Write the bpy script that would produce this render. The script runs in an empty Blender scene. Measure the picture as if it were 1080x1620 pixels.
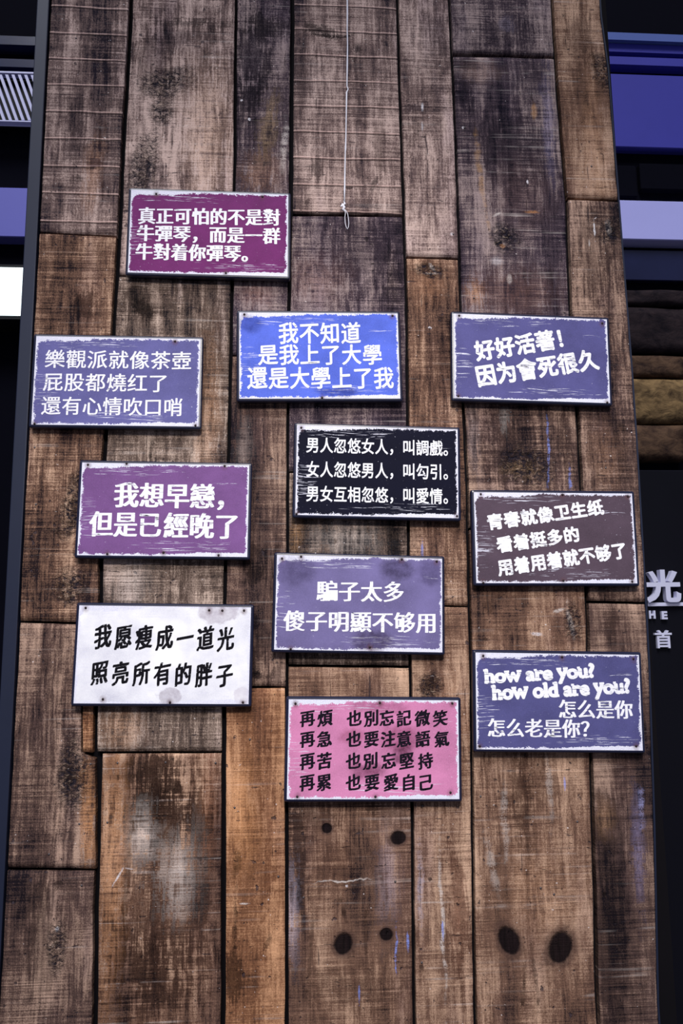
import bpy, bmesh, math, random
import numpy as np
from mathutils import Matrix, Vector, noise as mnoise

# ---------------------------------------------------------------- camera
F_PX = 1300.0
PITCH, YAW, ROLL = 0.1595, -0.06582, 0.01148
CAM_H = 1.5
D = 1.773                       # distance of the sign faces from the camera (m)
WALLY = D + 0.0225               # nominal plane of the plank fronts

scene = bpy.context.scene
COL = scene.collection

def rot(p, y, r):
    cp, sp = math.cos(p), math.sin(p)
    Rx = np.array([[1, 0, 0], [0, cp, -sp], [0, sp, cp]])
    Rz = np.array([[math.cos(y), -math.sin(y), 0], [math.sin(y), math.cos(y), 0], [0, 0, 1]])
    Ry = np.array([[math.cos(r), 0, math.sin(r)], [0, 1, 0], [-math.sin(r), 0, math.cos(r)]])
    return Rz @ Rx @ Ry
RM = rot(PITCH, YAW, ROLL)

def at(px, py, Y=WALLY):
    """photo pixel -> point on the plane y = Y"""
    d = RM @ np.array([(px - 540) / F_PX, 1.0, -(py - 810) / F_PX])
    d = d * (Y / d[1])
    return Vector((d[0], d[1], d[2] + CAM_H))

cam_d = bpy.data.cameras.new('camera')
cam = bpy.data.objects.new('camera', cam_d)
COL.objects.link(cam)
cam_d.sensor_fit = 'VERTICAL'
cam_d.sensor_height = 36.0
cam_d.lens = 36.0 * F_PX / 1620.0
cam_d.clip_start = 0.02
mw = Matrix.Identity(4)
for i in range(3):
    mw[i][0] = RM[i, 0]
    mw[i][1] = RM[i, 2]
    mw[i][2] = -RM[i, 1]
mw[2][3] = CAM_H
cam.matrix_world = mw
scene.camera = cam

# ---------------------------------------------------------------- light and exposure
vs = scene.view_settings
vs.view_transform = 'Standard'
vs.look = 'None'
vs.gamma = 1.0
vs.use_curve_mapping = False
vs.exposure = 0.14

world = bpy.data.worlds.new('overcast_sky')
scene.world = world
world.use_nodes = True
bg = world.node_tree.nodes['Background']
bg.inputs[0].default_value = (0.62, 0.68, 1.0, 1)
bg.inputs[1].default_value = 0.22

def area_light(name, loc, target, size, size_y, power, color):
    ld = bpy.data.lights.new(name, 'AREA')
    ld.shape = 'RECTANGLE'
    ld.size = size
    ld.size_y = size_y
    ld.energy = power
    ld.color = color
    o = bpy.data.objects.new(name, ld)
    COL.objects.link(o)
    o.location = loc
    o.rotation_euler = (Vector(target) - Vector(loc)).to_track_quat('-Z', 'Y').to_euler()
    return o
# soft daylight coming down into the lane, a little from the left
sd = bpy.data.lights.new('daylight', 'SUN')
sd.energy = 2.1
sd.angle = math.radians(24)
sd.color = (0.95, 0.96, 1.0)
so_ = bpy.data.objects.new('daylight', sd)
COL.objects.link(so_)
so_.rotation_euler = Vector((0.16, 0.62, -0.80)).to_track_quat('-Z', 'Y').to_euler()
# added warm spot, unseen, so the panel falls darker towards its corners
def spot(name, loc, target, power, color, angle, blend, radius):
    ld = bpy.data.lights.new(name, 'SPOT')
    ld.energy = power
    ld.color = color
    ld.spot_size = angle
    ld.spot_blend = blend
    ld.shadow_soft_size = radius
    o = bpy.data.objects.new(name, ld)
    COL.objects.link(o)
    o.location = loc
    o.rotation_euler = (Vector(target) - Vector(loc)).to_track_quat('-Z', 'Y').to_euler()
    return o
spot('added_falloff_spot', (0.15, -1.2, 3.4), (0.14, D, 1.62), 330, (1.0, 0.945, 0.905), math.radians(46), 1.0, 0.25)

# ---------------------------------------------------------------- node helpers
def srgb(r, g, b):
    f = lambda c: (c / 255 / 12.92) if c / 255 <= 0.04045 else ((c / 255 + 0.055) / 1.055) ** 2.4
    return (f(r), f(g), f(b), 1.0)

class NT:
    def __init__(self, name):
        self.m = bpy.data.materials.new(name)
        self.m.use_nodes = True
        self.t = self.m.node_tree
        self.t.nodes.clear()
        self.out = self.t.nodes.new('ShaderNodeOutputMaterial')
        self.bsdf = self.t.nodes.new('ShaderNodeBsdfPrincipled')
        self.t.links.new(self.bsdf.outputs[0], self.out.inputs[0])
    def set(self, sock, v):
        if v is None:
            return
        if hasattr(v, 'node'):
            self.t.links.new(v, sock)
        else:
            if isinstance(v, (int, float)) and sock.type in ('VECTOR', 'RGBA'):
                v = (v,) * (3 if sock.type == 'VECTOR' else 4)
            sock.default_value = v
    def math(self, op, a, b=None, c=None, clamp=False):
        n = self.t.nodes.new('ShaderNodeMath')
        n.operation = op
        n.use_clamp = clamp
        self.set(n.inputs[0], a); self.set(n.inputs[1], b); self.set(n.inputs[2], c)
        return n.outputs[0]
    def vmath(self, op, a, b=None):
        n = self.t.nodes.new('ShaderNodeVectorMath')
        n.operation = op
        self.set(n.inputs[0], a); self.set(n.inputs[1], b)
        return n.outputs['Value'] if op in ('LENGTH', 'DOT_PRODUCT', 'DISTANCE') else n.outputs[0]
    def noise(self, vec, scale=(1, 1, 1), detail=3.0, rough=0.55, dist=0.0, color=False):
        n = self.t.nodes.new('ShaderNodeTexNoise')
        self.set(n.inputs['Vector'], self.vmath('MULTIPLY', vec, tuple(scale)))
        n.inputs['Scale'].default_value = 1.0
        n.inputs['Detail'].default_value = detail
        n.inputs['Roughness'].default_value = rough
        n.inputs['Distortion'].default_value = dist
        return n.outputs['Color'] if color else n.outputs['Fac']
    def remap(self, v, a, b, c=0.0, d=1.0, smooth=False):
        n = self.t.nodes.new('ShaderNodeMapRange')
        n.clamp = True
        if smooth:
            n.interpolation_type = 'SMOOTHSTEP'
        self.set(n.inputs[0], v)
        n.inputs[1].default_value = a; n.inputs[2].default_value = b
        n.inputs[3].default_value = c; n.inputs[4].default_value = d
        return n.outputs[0]
    def mix(self, fac, a, b, mode='MIX'):
        n = self.t.nodes.new('ShaderNodeMix')
        n.data_type = 'RGBA'
        n.blend_type = mode
        n.clamp_factor = True
        self.set(n.inputs[0], fac); self.set(n.inputs[6], a); self.set(n.inputs[7], b)
        return n.outputs[2]
    def ramp(self, fac, stops):
        n = self.t.nodes.new('ShaderNodeValToRGB')
        cr = n.color_ramp
        while len(cr.elements) < len(stops):
            cr.elements.new(0.5)
        for e, (p, c) in zip(cr.elements, stops):
            e.position = p
            e.color = c
        self.set(n.inputs[0], fac)
        return n.outputs[0]
    def sep(self, v):
        n = self.t.nodes.new('ShaderNodeSeparateXYZ')
        self.set(n.inputs[0], v)
        return n.outputs
    def objco(self):
        n = self.t.nodes.new('ShaderNodeTexCoord')
        return n.outputs['Object']
    def bump(self, h, strength, dist, normal=None):
        n = self.t.nodes.new('ShaderNodeBump')
        n.inputs['Strength'].default_value = strength
        n.inputs['Distance'].default_value = dist
        self.set(n.inputs['Height'], h)
        if normal is not None:
            self.set(n.inputs['Normal'], normal)
        return n.outputs[0]
    def finish(self, color, rough=0.7, normal=None, spec=0.4, metal=0.0):
        self.set(self.bsdf.inputs['Base Color'], color)
        self.set(self.bsdf.inputs['Roughness'], rough)
        self.bsdf.inputs['Specular IOR Level'].default_value = spec
        self.bsdf.inputs['Metallic'].default_value = metal
        if normal is not None:
            self.set(self.bsdf.inputs['Normal'], normal)
        return self.m
    def ellipse(self, vec, cx, cz, rx, rz, ang=0.0, soft=0.5, jit=None):
        """1 inside, 0 outside, in the object's x/z plane"""
        v = self.vmath('SUBTRACT', vec, (cx, 0, cz))
        if ang:
            ca, sa = math.cos(ang), math.sin(ang)
            a = self.vmath('DOT_PRODUCT', v, (ca / rx, 0, sa / rx))
            b = self.vmath('DOT_PRODUCT', v, (-sa / rz, 0, ca / rz))
            d = self.math('SQRT', self.math('ADD', self.math('MULTIPLY', a, a), self.math('MULTIPLY', b, b)))
        else:
            d = self.vmath('LENGTH', self.vmath('MULTIPLY', v, (1 / rx, 0, 1 / rz)))
        if jit is not None:
            d = self.math('ADD', d, jit)
        return self.remap(d, 1.0 + soft * 0.5, 1.0 - soft * 0.5, 0, 1, True)

def plain(name, color, rough=0.6, spec=0.4, metal=0.0, var=0.12, scale=30.0, bump=0.0):
    n = NT(name)
    co = n.objco()
    f = n.noise(co, (scale, scale, scale), 4, 0.6)
    c = n.mix(f, tuple(x * (1 - var) for x in color[:3]) + (1,), tuple(min(1, x * (1 + var)) for x in color[:3]) + (1,))
    nm = n.bump(f, bump, 0.002) if bump else None
    return n.finish(c, rough, nm, spec, metal)

# ---------------------------------------------------------------- object helpers
def link(name, me, mat=None, parent=None):
    o = bpy.data.objects.new(name, me)
    COL.objects.link(o)
    if mat is not None and me is not None:
        me.materials.append(mat)
    if parent is not None:
        o.parent = parent
    return o

def tag(o, label=None, cat=None, group=None, kind=None):
    if label: o['label'] = label
    if cat: o['category'] = cat
    if group: o['group'] = group
    if kind: o['kind'] = kind
    return o

def box_mesh(x0, x1, y0, y1, z0, z1, bevel=0.0, seg=2):
    bm = bmesh.new()
    bmesh.ops.create_cube(bm, size=1.0)
    for v in bm.verts:
        v.co = Vector((x0 + (v.co.x + .5) * (x1 - x0), y0 + (v.co.y + .5) * (y1 - y0), z0 + (v.co.z + .5) * (z1 - z0)))
    if bevel:
        bmesh.ops.bevel(bm, geom=bm.edges[:], offset=bevel, segments=seg, profile=0.6, affect='EDGES')
    me = bpy.data.meshes.new('mesh')
    bm.to_mesh(me)
    bm.free()
    return me

def smooth(me, flag=True):
    for p in me.polygons:
        p.use_smooth = flag

def tube_mesh(pts, radii, n=8, closed_ends=True):
    verts, faces = [], []
    up = Vector((0, 1, 0.01))
    for i, p in enumerate(pts):
        p = Vector(p)
        a = Vector(pts[max(0, i - 1)]); b = Vector(pts[min(len(pts) - 1, i + 1)])
        t = (b - a).normalized()
        s = t.cross(up).normalized(); u = s.cross(t).normalized()
        r = radii[i] if isinstance(radii, (list, tuple)) else radii
        for k in range(n):
            an = 2 * math.pi * k / n
            verts.append(p + s * (r * math.cos(an)) + u * (r * math.sin(an)))
    for i in range(len(pts) - 1):
        for k in range(n):
            k2 = (k + 1) % n
            faces.append((i * n + k, i * n + k2, (i + 1) * n + k2, (i + 1) * n + k))
    if closed_ends:
        faces.append(tuple(range(n)))
        faces.append(tuple(range((len(pts) - 1) * n, len(pts) * n)))
    me = bpy.data.meshes.new('tube')
    me.from_pydata(verts, [], faces)
    smooth(me)
    return me

# ---------------------------------------------------------------- wood planks
def wx(poly):
    """pixel polyline -> sorted list of (z, x) on the plank plane"""
    r = sorted(((p.z, p.x) for p in (at(a, b) for a, b in poly)))
    return r
def interp(poly, z):
    if z <= poly[0][0]: return poly[0][1]
    if z >= poly[-1][0]: return poly[-1][1]
    for (z0, x0), (z1, x1) in zip(poly, poly[1:]):
        if z0 <= z <= z1:
            t = (z - z0) / max(1e-9, z1 - z0)
            return x0 + (x1 - x0) * t

ZTOP, ZBOT = 3.35, 0.02
X0 = [(0.0, -0.568), (4.0, -0.566)]
AB = wx([(206, 25), (196, 200), (188, 370), (178, 530), (166, 690), (160, 800), (158.5, 960), (150, 1117), (149, 1192)])
AB2 = wx([(157, 1195), (153, 1375), (151.5, 1420), (150, 1590)])
NOTCH = wx([(129.5, 985), (129.5, 1190)])
A3R = wx([(129, 984), (128.5, 1191.5), (152, 1193.5), (152.5, 1375)])
BC = wx([(373, 25), (371, 260), (367, 440), (362, 700), (356, 890), (353.5, 1120), (352.5, 1590)])
CD = wx([(462, 25), (460, 270), (457.5, 480), (455, 650), (454.5, 840), (453.5, 1060), (453.5, 1590)])
DE = wx([(629, 25), (634, 200), (639, 345), (643, 480), (645, 660), (646, 840), (649, 1050), (652, 1270), (655, 1590)])
EF = wx([(712, 25), (718, 150), (724, 300), (729, 480), (733, 640), (739, 760), (742, 930), (745, 1050), (747, 1250), (751, 1590)])
FG = wx([(875, 25), (880, 110), (888, 220), (897, 320), (902, 480), (913, 640), (920, 775), (928, 930), (931, 1040), (935, 1190), (942, 1450), (945, 1590)])
X7 = wx([(950, 25), (961, 105), (977, 304), (990, 474), (998, 576), (1006, 694), (1021, 955), (1026, 1054), (1034, 1300), (1040, 1590)])

T, B = 'top', 'bottom'
# name: left seam, right seam, top px y (left,right), bottom px y (left,right), gap left px, gap right px, look
PK = {}
def P(key, l, r, top, bot, gl, gr, **k):
    PK[key] = dict(l=l, r=r, top=top, bot=bot, gl=gl, gr=gr, **k)

WARM = dict(dark=(34, 25, 28), mid=(116, 87, 72), light=(204, 168, 142))
ORNG = dict(dark=(40, 26, 25), mid=(126, 86, 62), light=(208, 158, 120))
PINK = dict(dark=(34, 28, 38), mid=(114, 94, 90), light=(204, 178, 168))
DARK = dict(dark=(20, 17, 30), mid=(76, 63, 70), light=(164, 144, 140))
BROWN = dict(dark=(28, 22, 28), mid=(94, 73, 66), light=(178, 148, 130))
GREY = dict(dark=(28, 25, 30), mid=(106, 89, 80), light=(200, 177, 162))

P('A1', X0, AB, T, (366, 372), 0, 6, **PINK, bias=-.06, ridge=.9, period=.069, y=.001)
P('A2', X0, AB, (369, 375), (982, 985), 0, 6, **WARM, bias=-.05, saw=1.25, y=.000)
P('A3', X0, A3R, (985, 988), (1373, 1375), 0, 2, **BROWN, bias=.05, y=.003)
P('A3s', NOTCH, AB, (986, 988), (1190, 1191), 1.5, 4, **ORNG, bias=.0, y=.0005)
P('A4', X0, AB2, (1378, 1379), B, 0, 6, **BROWN, bias=-.06, y=.001)
P('B1', AB, BC, T, (433, 437), 6, 4, **PINK, bias=.10, grain=1.3, y=.002)
P('B2', AB, BC, (437, 441), (1189, 1189), 6, 4, **GREY, bias=.0, y=.001)
P('B4', AB2, BC, (1193, 1192), B, 7, 5, **WARM, bias=-.05, y=-.001, rub=1.0, cont=.66)
P('C1', BC, CD, T, (560, 560), 4, 5, **DARK, bias=.02, y=.004)
P('C2', BC, CD, (563, 563), (1085, 1086), 4, 3, **BROWN, bias=-.05, y=.003)
P('C3', BC, CD, (1089, 1089), B, 6, 4, **ORNG, bias=.08, y=.001, cont=.66)
P('D1', CD, DE, T, (337, 339), 6, 4, **PINK, bias=.04, ridge=1.0, period=.068, y=.000)
P('D2', CD, DE, (341, 342), (745, 745), 4, 4, **DARK, bias=.0, y=.002)
P('D2b', CD, DE, (748, 748), (1051, 1053), 4, 4, **GREY, bias=-.06, y=.001)
P('D3', CD, DE, (1055, 1057), B, 4, 4, **WARM, bias=.02, y=.001, cont=.66)
P('E1', DE, EF, T, (404, 407), 4, 4, **PINK, bias=.05, y=.002)
P('E2', DE, EF, (407.5, 410), (956, 958), 4, 4, **WARM, bias=-.02, y=.003)
P('E3', DE, EF, (959, 961), B, 4, 4, **WARM, bias=.06, y=.000, rub=.5, cont=.66)
P('F0', EF, FG, T, (82, 86), 4, 4, **DARK, bias=.06, y=.003)
P('F1', EF, FG, (86.5, 90.5), (565, 565), 4, 4, **DARK, bias=-.02, saw=1.2, rub=.5, y=.004)
P('F2', EF, FG, (567, 567), (834, 836), 4, 5, **BROWN, bias=-.04, y=.001)
P('F3', EF, FG, (838, 840), B, 4, 5, **WARM, bias=.05, y=.000, cont=.66)
P('G1', FG, X7, T, (311, 314), 5, 0, **WARM, bias=.03, y=.003, cont=.66)
P('G2', FG, X7, (315.5, 318.5), (950, 952), 5, 0, **BROWN, bias=-.02, y=.001)
P('G3', FG, X7, (954, 956), B, 5, 0, **BROWN, bias=-.02, y=.002, cont=.66)

# marks that the boards carry: (px, py, rx, ry, colour, strength, mode, angle deg, soft)
MUL, MIX = 'MULTIPLY', 'MIX'
BLK = (28, 22, 34); NAVY = (52, 46, 78); UMB = (70, 52, 48); PALE = (226, 216, 210); ORA = (196, 138, 92); BLU = (132, 150, 226); WHT = (235, 230, 235)
MARKS = [
 # A1
 (150, 262, 16, 70, ORA, .35, MIX, 4, 1.2), (153, 259, 15, 9, (70, 56, 96), .75, MUL, 0, .9), (128, 282, 9, 9, BLK, .6, MUL, 0, .9),
 (120, 200, 14, 60, NAVY, .5, MUL, 5, 1.3), (180, 90, 14, 60, NAVY, .35, MUL, 5, 1.3),
 # A2
 (132, 480, 16, 22, UMB, .8, MUL, 0, 1.1), (120, 800, 12, 28, BLK, .75, MUL, 20, .9), (125, 760, 20, 14, UMB, .6, MUL, 30, .9), (96, 840, 22, 5, BLK, .7, MUL, 5, .8), (104, 925, 16, 5, BLK, .8, MUL, -20, .8), (112, 935, 5, 14, BLK, .7, MUL, 10, .8), (70, 600, 14, 100, UMB, .35, MUL, 0, 1.4),
 # A3
 (108, 1200, 16, 60, NAVY, .45, MUL, 0, 1.3), (112, 1225, 16, 12, BLK, .65, MUL, 30, .9), (140, 1290, 13, 85, ORA, .8, MIX, -3, .9), (75, 1160, 20, 120, UMB, .3, MUL, 0, 1.5),
 # A4
 (65, 1480, 20, 90, BLK, .5, MUL, 0, 1.4), (90, 1470, 3.5, 3.5, WHT, .8, MIX, 0, .7), (92, 1400, 7, 6, BLK, .7, MUL, 0, .8),
 # B1
 (330, 200, 38, 120, (200, 160, 128), .35, MIX, 0, 1.5), (236, 290, 30, 45, NAVY, .6, MUL, 12, 1.2), (245, 110, 26, 90, UMB, .45, MUL, -14, 1.3), (280, 60, 60, 14, NAVY, .55, MUL, 0, 1.3), (300, 35, 70, 8, BLK, .7, MUL, 0, 1.2), (268, 125, 8, 14, BLK, .8, MUL, 0, .9),
 # B2
 (226, 482, 20, 11, (44, 34, 40), .85, MUL, 28, .8), (215, 478, 36, 22, UMB, .55, MUL, 20, 1.1), (330, 640, 18, 120, ORA, .35, MIX, 0, 1.4), (240, 705, 3, 22, BLK, .8, MUL, 6, .8), (308, 705, 3, 25, BLK, .7, MUL, 0, .8), (210, 920, 26, 50, PALE, .25, MIX, 0, 1.4), (300, 920, 24, 45, UMB, .6, MUL, 0, 1.2), (335, 1155, 14, 40, UMB, .5, MUL, 0, 1.1), (190, 1155, 30, 40, ORA, .35, MIX, 0, 1.4), (250, 470, 60, 30, (80, 56, 50), .45, MUL, 0, 1.4),
 # B4
 (245, 1230, 40, 42, (38, 28, 40), .85, MUL, 0, 1.0), (270, 1290, 55, 40, (48, 34, 40), .8, MUL, 0, 1.1), (262, 1400, 62, 200, (104, 82, 78), .7, MUL, 0, .7), (225, 1330, 22, 45, PALE, .5, MIX, -8, 1.3), (285, 1385, 30, 55, PALE, .5, MIX, 8, 1.3), (178, 1380, 20, 200, ORA, .55, MIX, 0, .8), (200, 1420, 4, 130, (40, 28, 28), .55, MUL, 2, 1.1), (330, 1290, 12, 100, (150, 96, 62), .4, MIX, 0, 1.2), (240, 1520, 60, 50, (60, 42, 44), .6, MUL, 0, 1.4), (188, 1385, 1.3, 14, WHT, .7, MIX, 32, .7), (205, 1374, 8, 1.0, WHT, .5, MIX, 10, .7),
 # C1
 (398, 90, 30, 80, (30, 28, 58), .85, MUL, 0, 1.0), (390, 160, 22, 50, (42, 38, 66), .75, MUL, 10, 1.1), (420, 40, 40, 18, BLK, .8, MUL, 0, 1.1), (424, 200, 14, 60, (206, 172, 132), .5, MIX, 10, 1.3), (449, 235, 6, 40, PALE, .5, MIX, 4, 1.2), (410, 270, 34, 40, (160, 116, 84), .45, MIX, 0, 1.4), (394, 187, 2.5, 2.5, WHT, .95, MIX, 0, .6), (382, 157, 2, 2, WHT, .8, MIX, 0, .6), (405, 465, 26, 20, (110, 60, 50), .5, MIX, 0, 1.2),
 # C2
 (440, 920, 4, 80, UMB, .5, MUL, 0, 1.2), (405, 905, 18, 16, BLK, .75, MUL, 20, 1.1), (405, 1068, 7, 7, (18, 14, 18), .97, MIX, 0, .5), (434, 1065, 10, 14, BLK, .6, MUL, 0, 1), (400, 1050, 20, 40, BLK, .55, MUL, 0, 1.3), (400, 870, 20, 20, UMB, .5, MUL, 0, 1.2), (385, 720, 12, 60, PALE, .2, MIX, 0, 1.4),
 # C3
 (425, 1300, 8, 100, (100, 56, 34), .55, MUL, 0, 1.2), (372, 1370, 5, 22, BLK, .75, MUL, 6, .8), (372, 1450, 3, 40, BLK, .75, MUL, 0, .8), (370, 1545, 14, 30, BLK, .8, MUL, 0, .7), (385, 1430, 6, 1.4, PALE, .8, MIX, 0, .7), (424, 1490, 4, 12, BLK, .6, MUL, 20, .8), (385, 1290, 20, 80, (214, 150, 96), .4, MIX, 0, 1.4),
 # D1
 (505, 48, 36, 10, (24, 20, 30), .92, MUL, 0, .9), (530, 57, 40, 4, (20, 16, 24), .9, MUL, 0, .7), (565, 77, 7, 8, (30, 26, 50), .85, MUL, 0, .9), (560, 94, 4, 4, BLK, .7, MUL, 0, .8), (500, 265, 9, 18, BLK, .7, MUL, -15, .9), (600, 230, 10, 60, UMB, .5, MUL, 0, 1.2), (592, 290, 4, 18, BLK, .75, MUL, 18, .8), (552, 297, 7, 2.5, BLK, .85, MUL, 0, .7), (484, 320, 6, 5, BLK, .7, MUL, 0, .7), (566, 190, 3, 100, NAVY, .5, MUL, 0, 1.0), (480, 120, 30, 50, NAVY, .4, MUL, 0, 1.4),
 # D2
 (580, 400, 60, 70, NAVY, .5, MUL, 0, 1.4), (580, 378, 3, 4, BLK, .8, MUL, 0, .7), (500, 440, 50, 40, (112, 72, 58), .4, MIX, 0, 1.4), (620, 450, 14, 50, UMB, .6, MUL, 0, 1.2),
 # D2b
 (470, 845, 12, 30, (170, 120, 60), .5, MIX, 0, 1.3), (550, 850, 50, 26, PALE, .4, MIX, 0, 1.3), (620, 850, 16, 30, (40, 34, 40), .8, MUL, 0, 1), (500, 1043, 60, 10, UMB, .6, MUL, 0, 1.1),
 # D3
 (470, 1350, 12, 90, (50, 44, 70), .75, MUL, -4, 1.0), (463, 1440, 10, 60, (190, 186, 210), .45, MIX, 0, 1.2), (475, 1420, 3, 30, BLK, .7, MUL, -6, .9), (490, 1290, 40, 18, (60, 46, 46), .6, MUL, 0, 1.3), (620, 1285, 24, 20, (70, 54, 50), .55, MUL, 0, 1.2), (590, 1283, 9, 9, BLK, .6, MUL, 0, 1), (530, 1360, 26, 40, (110, 84, 76), .5, MUL, 0, 1.3), (612, 1400, 16, 60, (190, 176, 190), .35, MIX, 4, 1.3), (545, 1392, 40, 1.6, PALE, .6, MIX, 0, .8), (548, 1455, 3, 34, (44, 30, 30), .7, MUL, -14, .9), (580, 1480, 3, 36, (56, 38, 36), .6, MUL, 4, .9), (490, 1500, 3, 60, BLK, .5, MUL, 6, 1.0), (626, 1504, 1.8, 30, BLU, .9, MIX, 0, .6), (645, 1490, 1.8, 11, BLU, .8, MIX, 0, .6), (568, 1572, 1.5, 12, BLU, .8, MIX, 0, .6), (560, 1560, 60, 30, UMB, .4, MUL, 0, 1.4), (548, 1402, 2, 2, WHT, .9, MIX, 0, .6),
 # E1
 (655, 165, 20, 10, (60, 52, 84), .7, MUL, 0, 1.0), (652, 200, 16, 30, UMB, .45, MUL, 15, 1.2), (668, 168, 2, 7, WHT, .8, MIX, 0, .7), (668, 200, 1.6, 8, WHT, .6, MIX, 0, .7), (690, 60, 40, 40, NAVY, .4, MUL, 0, 1.4), (715, 370, 3, 3, WHT, .7, MIX, 0, .7),
 # E2
 (682, 420, 16, 9, UMB, .6, MUL, 0, 1), (682, 432, 14, 2, PALE, .8, MIX, 0, .7), (685, 425, 3, 10, PALE, .6, MIX, -30, .7), (680, 450, 30, 40, (168, 118, 86), .4, MIX, 0, 1.4), (668, 870, 2, 14, BLU, .6, MIX, 0, .8), (658, 850, 8, 30, NAVY, .5, MUL, 0, 1.2), (680, 518, 2.5, 2.5, WHT, .9, MIX, 0, .6), (690, 560, 26, 50, UMB, .4, MUL, 0, 1.4),
 # E3
 (699, 1450, 3, 100, PALE, .55, MIX, 0, .9), (700, 1470, 1.5, 12, BLU, .7, MIX, 0, .7), (725, 1450, 14, 90, (110, 66, 50), .7, MUL, 0, 1.2), (667, 1530, 4, 4, BLK, .8, MUL, 0, .7), (668, 1275, 4, 3, BLK, .8, MUL, 0, .7), (664, 1400, 5, 60, (180, 176, 200), .35, MIX, 0, 1.2), (675, 1085, 10, 12, UMB, .7, MUL, 20, .9), (715, 1150, 24, 60, (170, 114, 76), .35, MIX, 0, 1.4), (680, 1391, 3, 3, BLK, .8, MUL, 0, .7),
 # F0
 (795, 50, 60, 30, NAVY, .5, MUL, 0, 1.4), (800, 35, 12, 16, (150, 140, 160), .4, MIX, 0, 1.3),
 # F1
 (733, 145, 14, 40, (40, 40, 92), .75, MUL, 0, 1.1), (760, 110, 34, 20, (186, 150, 130), .3, MIX, 0, 1.4), (810, 240, 70, 70, (52, 42, 72), .55, MUL, 0, 1.4), (868, 200, 10, 100, (110, 112, 160), .35, MIX, 0, 1.3), (763, 290, 5, 90, (188, 146, 104), .45, MIX, -4, 1.1), (845, 175, 5, 14, (196, 150, 110), .6, MIX, 0, .9), (841, 150, 1.2, 8, BLK, .8, MUL, 0, .7), (800, 370, 9, 7, (24, 18, 20), .95, MUL, 30, .7), (788, 383, 8, 6, (24, 18, 20), .9, MUL, 10, .7), (795, 388, 5, 4, ORA, .7, MIX, 20, .8), (786, 412, 9, 7, WHT, .3, MIX, 0, 1.4), (842, 334, 12, 2.5, ORA, .8, MIX, 0, .8), (786, 338, 8, 2, PALE, .75, MIX, -30, .7), (835, 286, 1.6, 3, WHT, .95, MIX, 0, .6), (806, 440, 4, 8, PALE, .5, MIX, 0, 1.), (752, 460, 16, 26, (190, 130, 70), .45, MIX, 0, 1.2), (820, 460, 70, 40, (112, 78, 66), .6, MIX, 0, 1.4), (830, 310, 50, 60, (104, 78, 74), .4, MIX, 0, 1.4), (733, 200, 1.8, 1.8, WHT, .9, MIX, 0, .6),
 # F2
 (867, 710, 2.4, 52, BLU, .7, MIX, 2, .9), (901, 755, 2.4, 22, BLU, .7, MIX, 0, .9), (800, 700, 44, 60, (56, 40, 42), .55, MUL, 0, 1.4), (825, 745, 26, 14, (186, 150, 110), .55, MIX, 0, 1.2), (800, 665, 8, 20, PALE, .35, MIX, 8, 1.2), (750, 700, 10, 60, (170, 158, 160), .3, MIX, 0, 1.3), (895, 700, 12, 60, UMB, .5, MUL, 0, 1.2),
 # F3
 (768, 1012, 4, 3, BLK, .9, MUL, 0, .6), (849, 1003, 9, 3, WHT, .75, MIX, 4, .7), (900, 985, 4, 30, PALE, .5, MIX, -6, .9), (885, 965, 10, 3, PALE, .6, MIX, -15, .8), (770, 965, 8, 10, UMB, .6, MUL, 0, 1), (825, 1250, 14, 90, (80, 62, 56), .6, MUL, 0, 1.2), (840, 1225, 70, 40, (84, 62, 56), .5, MUL, 0, 1.4), (868, 1230, 4, 60, PALE, .25, MIX, 0, 1.2), (893, 1240, 1.8, 10, BLU, .6, MIX, 0, .7), (800, 1300, 5, 60, PALE, .28, MIX, 0, 1.1), (780, 1370, 6, 40, PALE, .28, MIX, -10, 1.1), (845, 1540, 3, 50, (40, 28, 28), .7, MUL, -3, .8), (825, 1560, 3, 36, (40, 28, 28), .7, MUL, 8, .8), (870, 1530, 26, 3, (50, 34, 34), .7, MUL, 10, .8), (850, 1410, 60, 60, (176, 130, 96), .3, MIX, 0, 1.5),
 # G1
 (940, 200, 20, 110, (190, 142, 104), .35, MIX, 0, 1.4), (920, 60, 28, 50, (56, 48, 70), .5, MUL, 0, 1.4), (945, 85, 14, 6, BLK, .6, MUL, 0, 1), (945, 102, 14, 5, BLK, .6, MUL, 0, 1), (968, 270, 7, 14, BLK, .5, MUL, 0, 1),
 # G2
 (940, 362, 1.6, 12, (255, 252, 255), .98, MIX, 0, .5), (932, 385, 1.6, 7, PALE, .7, MIX, 0, .6), (962, 362, 5, 13, PALE, .5, MIX, 0, .8), (935, 400, 30, 80, (60, 46, 52), .5, MUL, 0, 1.4), (985, 675, 6, 6, BLK, .5, MUL, 0, 1), (960, 720, 26, 60, (160, 118, 84), .35, MIX, 0, 1.4), (960, 930, 40, 18, UMB, .4, MUL, 0, 1.3),
 # G3
 (965, 985, 12, 26, UMB, .6, MUL, 0, 1.2), (955, 1300, 14, 26, (190, 146, 108), .5, MIX, 0, 1.3), (1010, 1340, 10, 80, (130, 130, 180), .45, MIX, 0, 1.4), (1014, 1285, 5, 30, (170, 170, 220), .5, MIX, 0, 1.1), (960, 1450, 34, 160, (60, 46, 50), .5, MUL, 0, 1.4), (970, 1265, 24, 1.6, BLK, .6, MUL, 0, .7), (956, 1415, 3, 3, BLK, .8, MUL, 0, .7), (985, 1160, 20, 60, UMB, .35, MUL, 0, 1.4),
]
# knots: px, py, rx, ry, angle
KNOTS = [(517, 1311, 7, 6.5, 20), (630, 1326, 11, 9, -8), (543, 1494, 12, 14, 25), (611, 1479, 9, 8, 0), (805, 1488, 14, 20, -28), (886, 1500, 16, 22, 22)]
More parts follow.
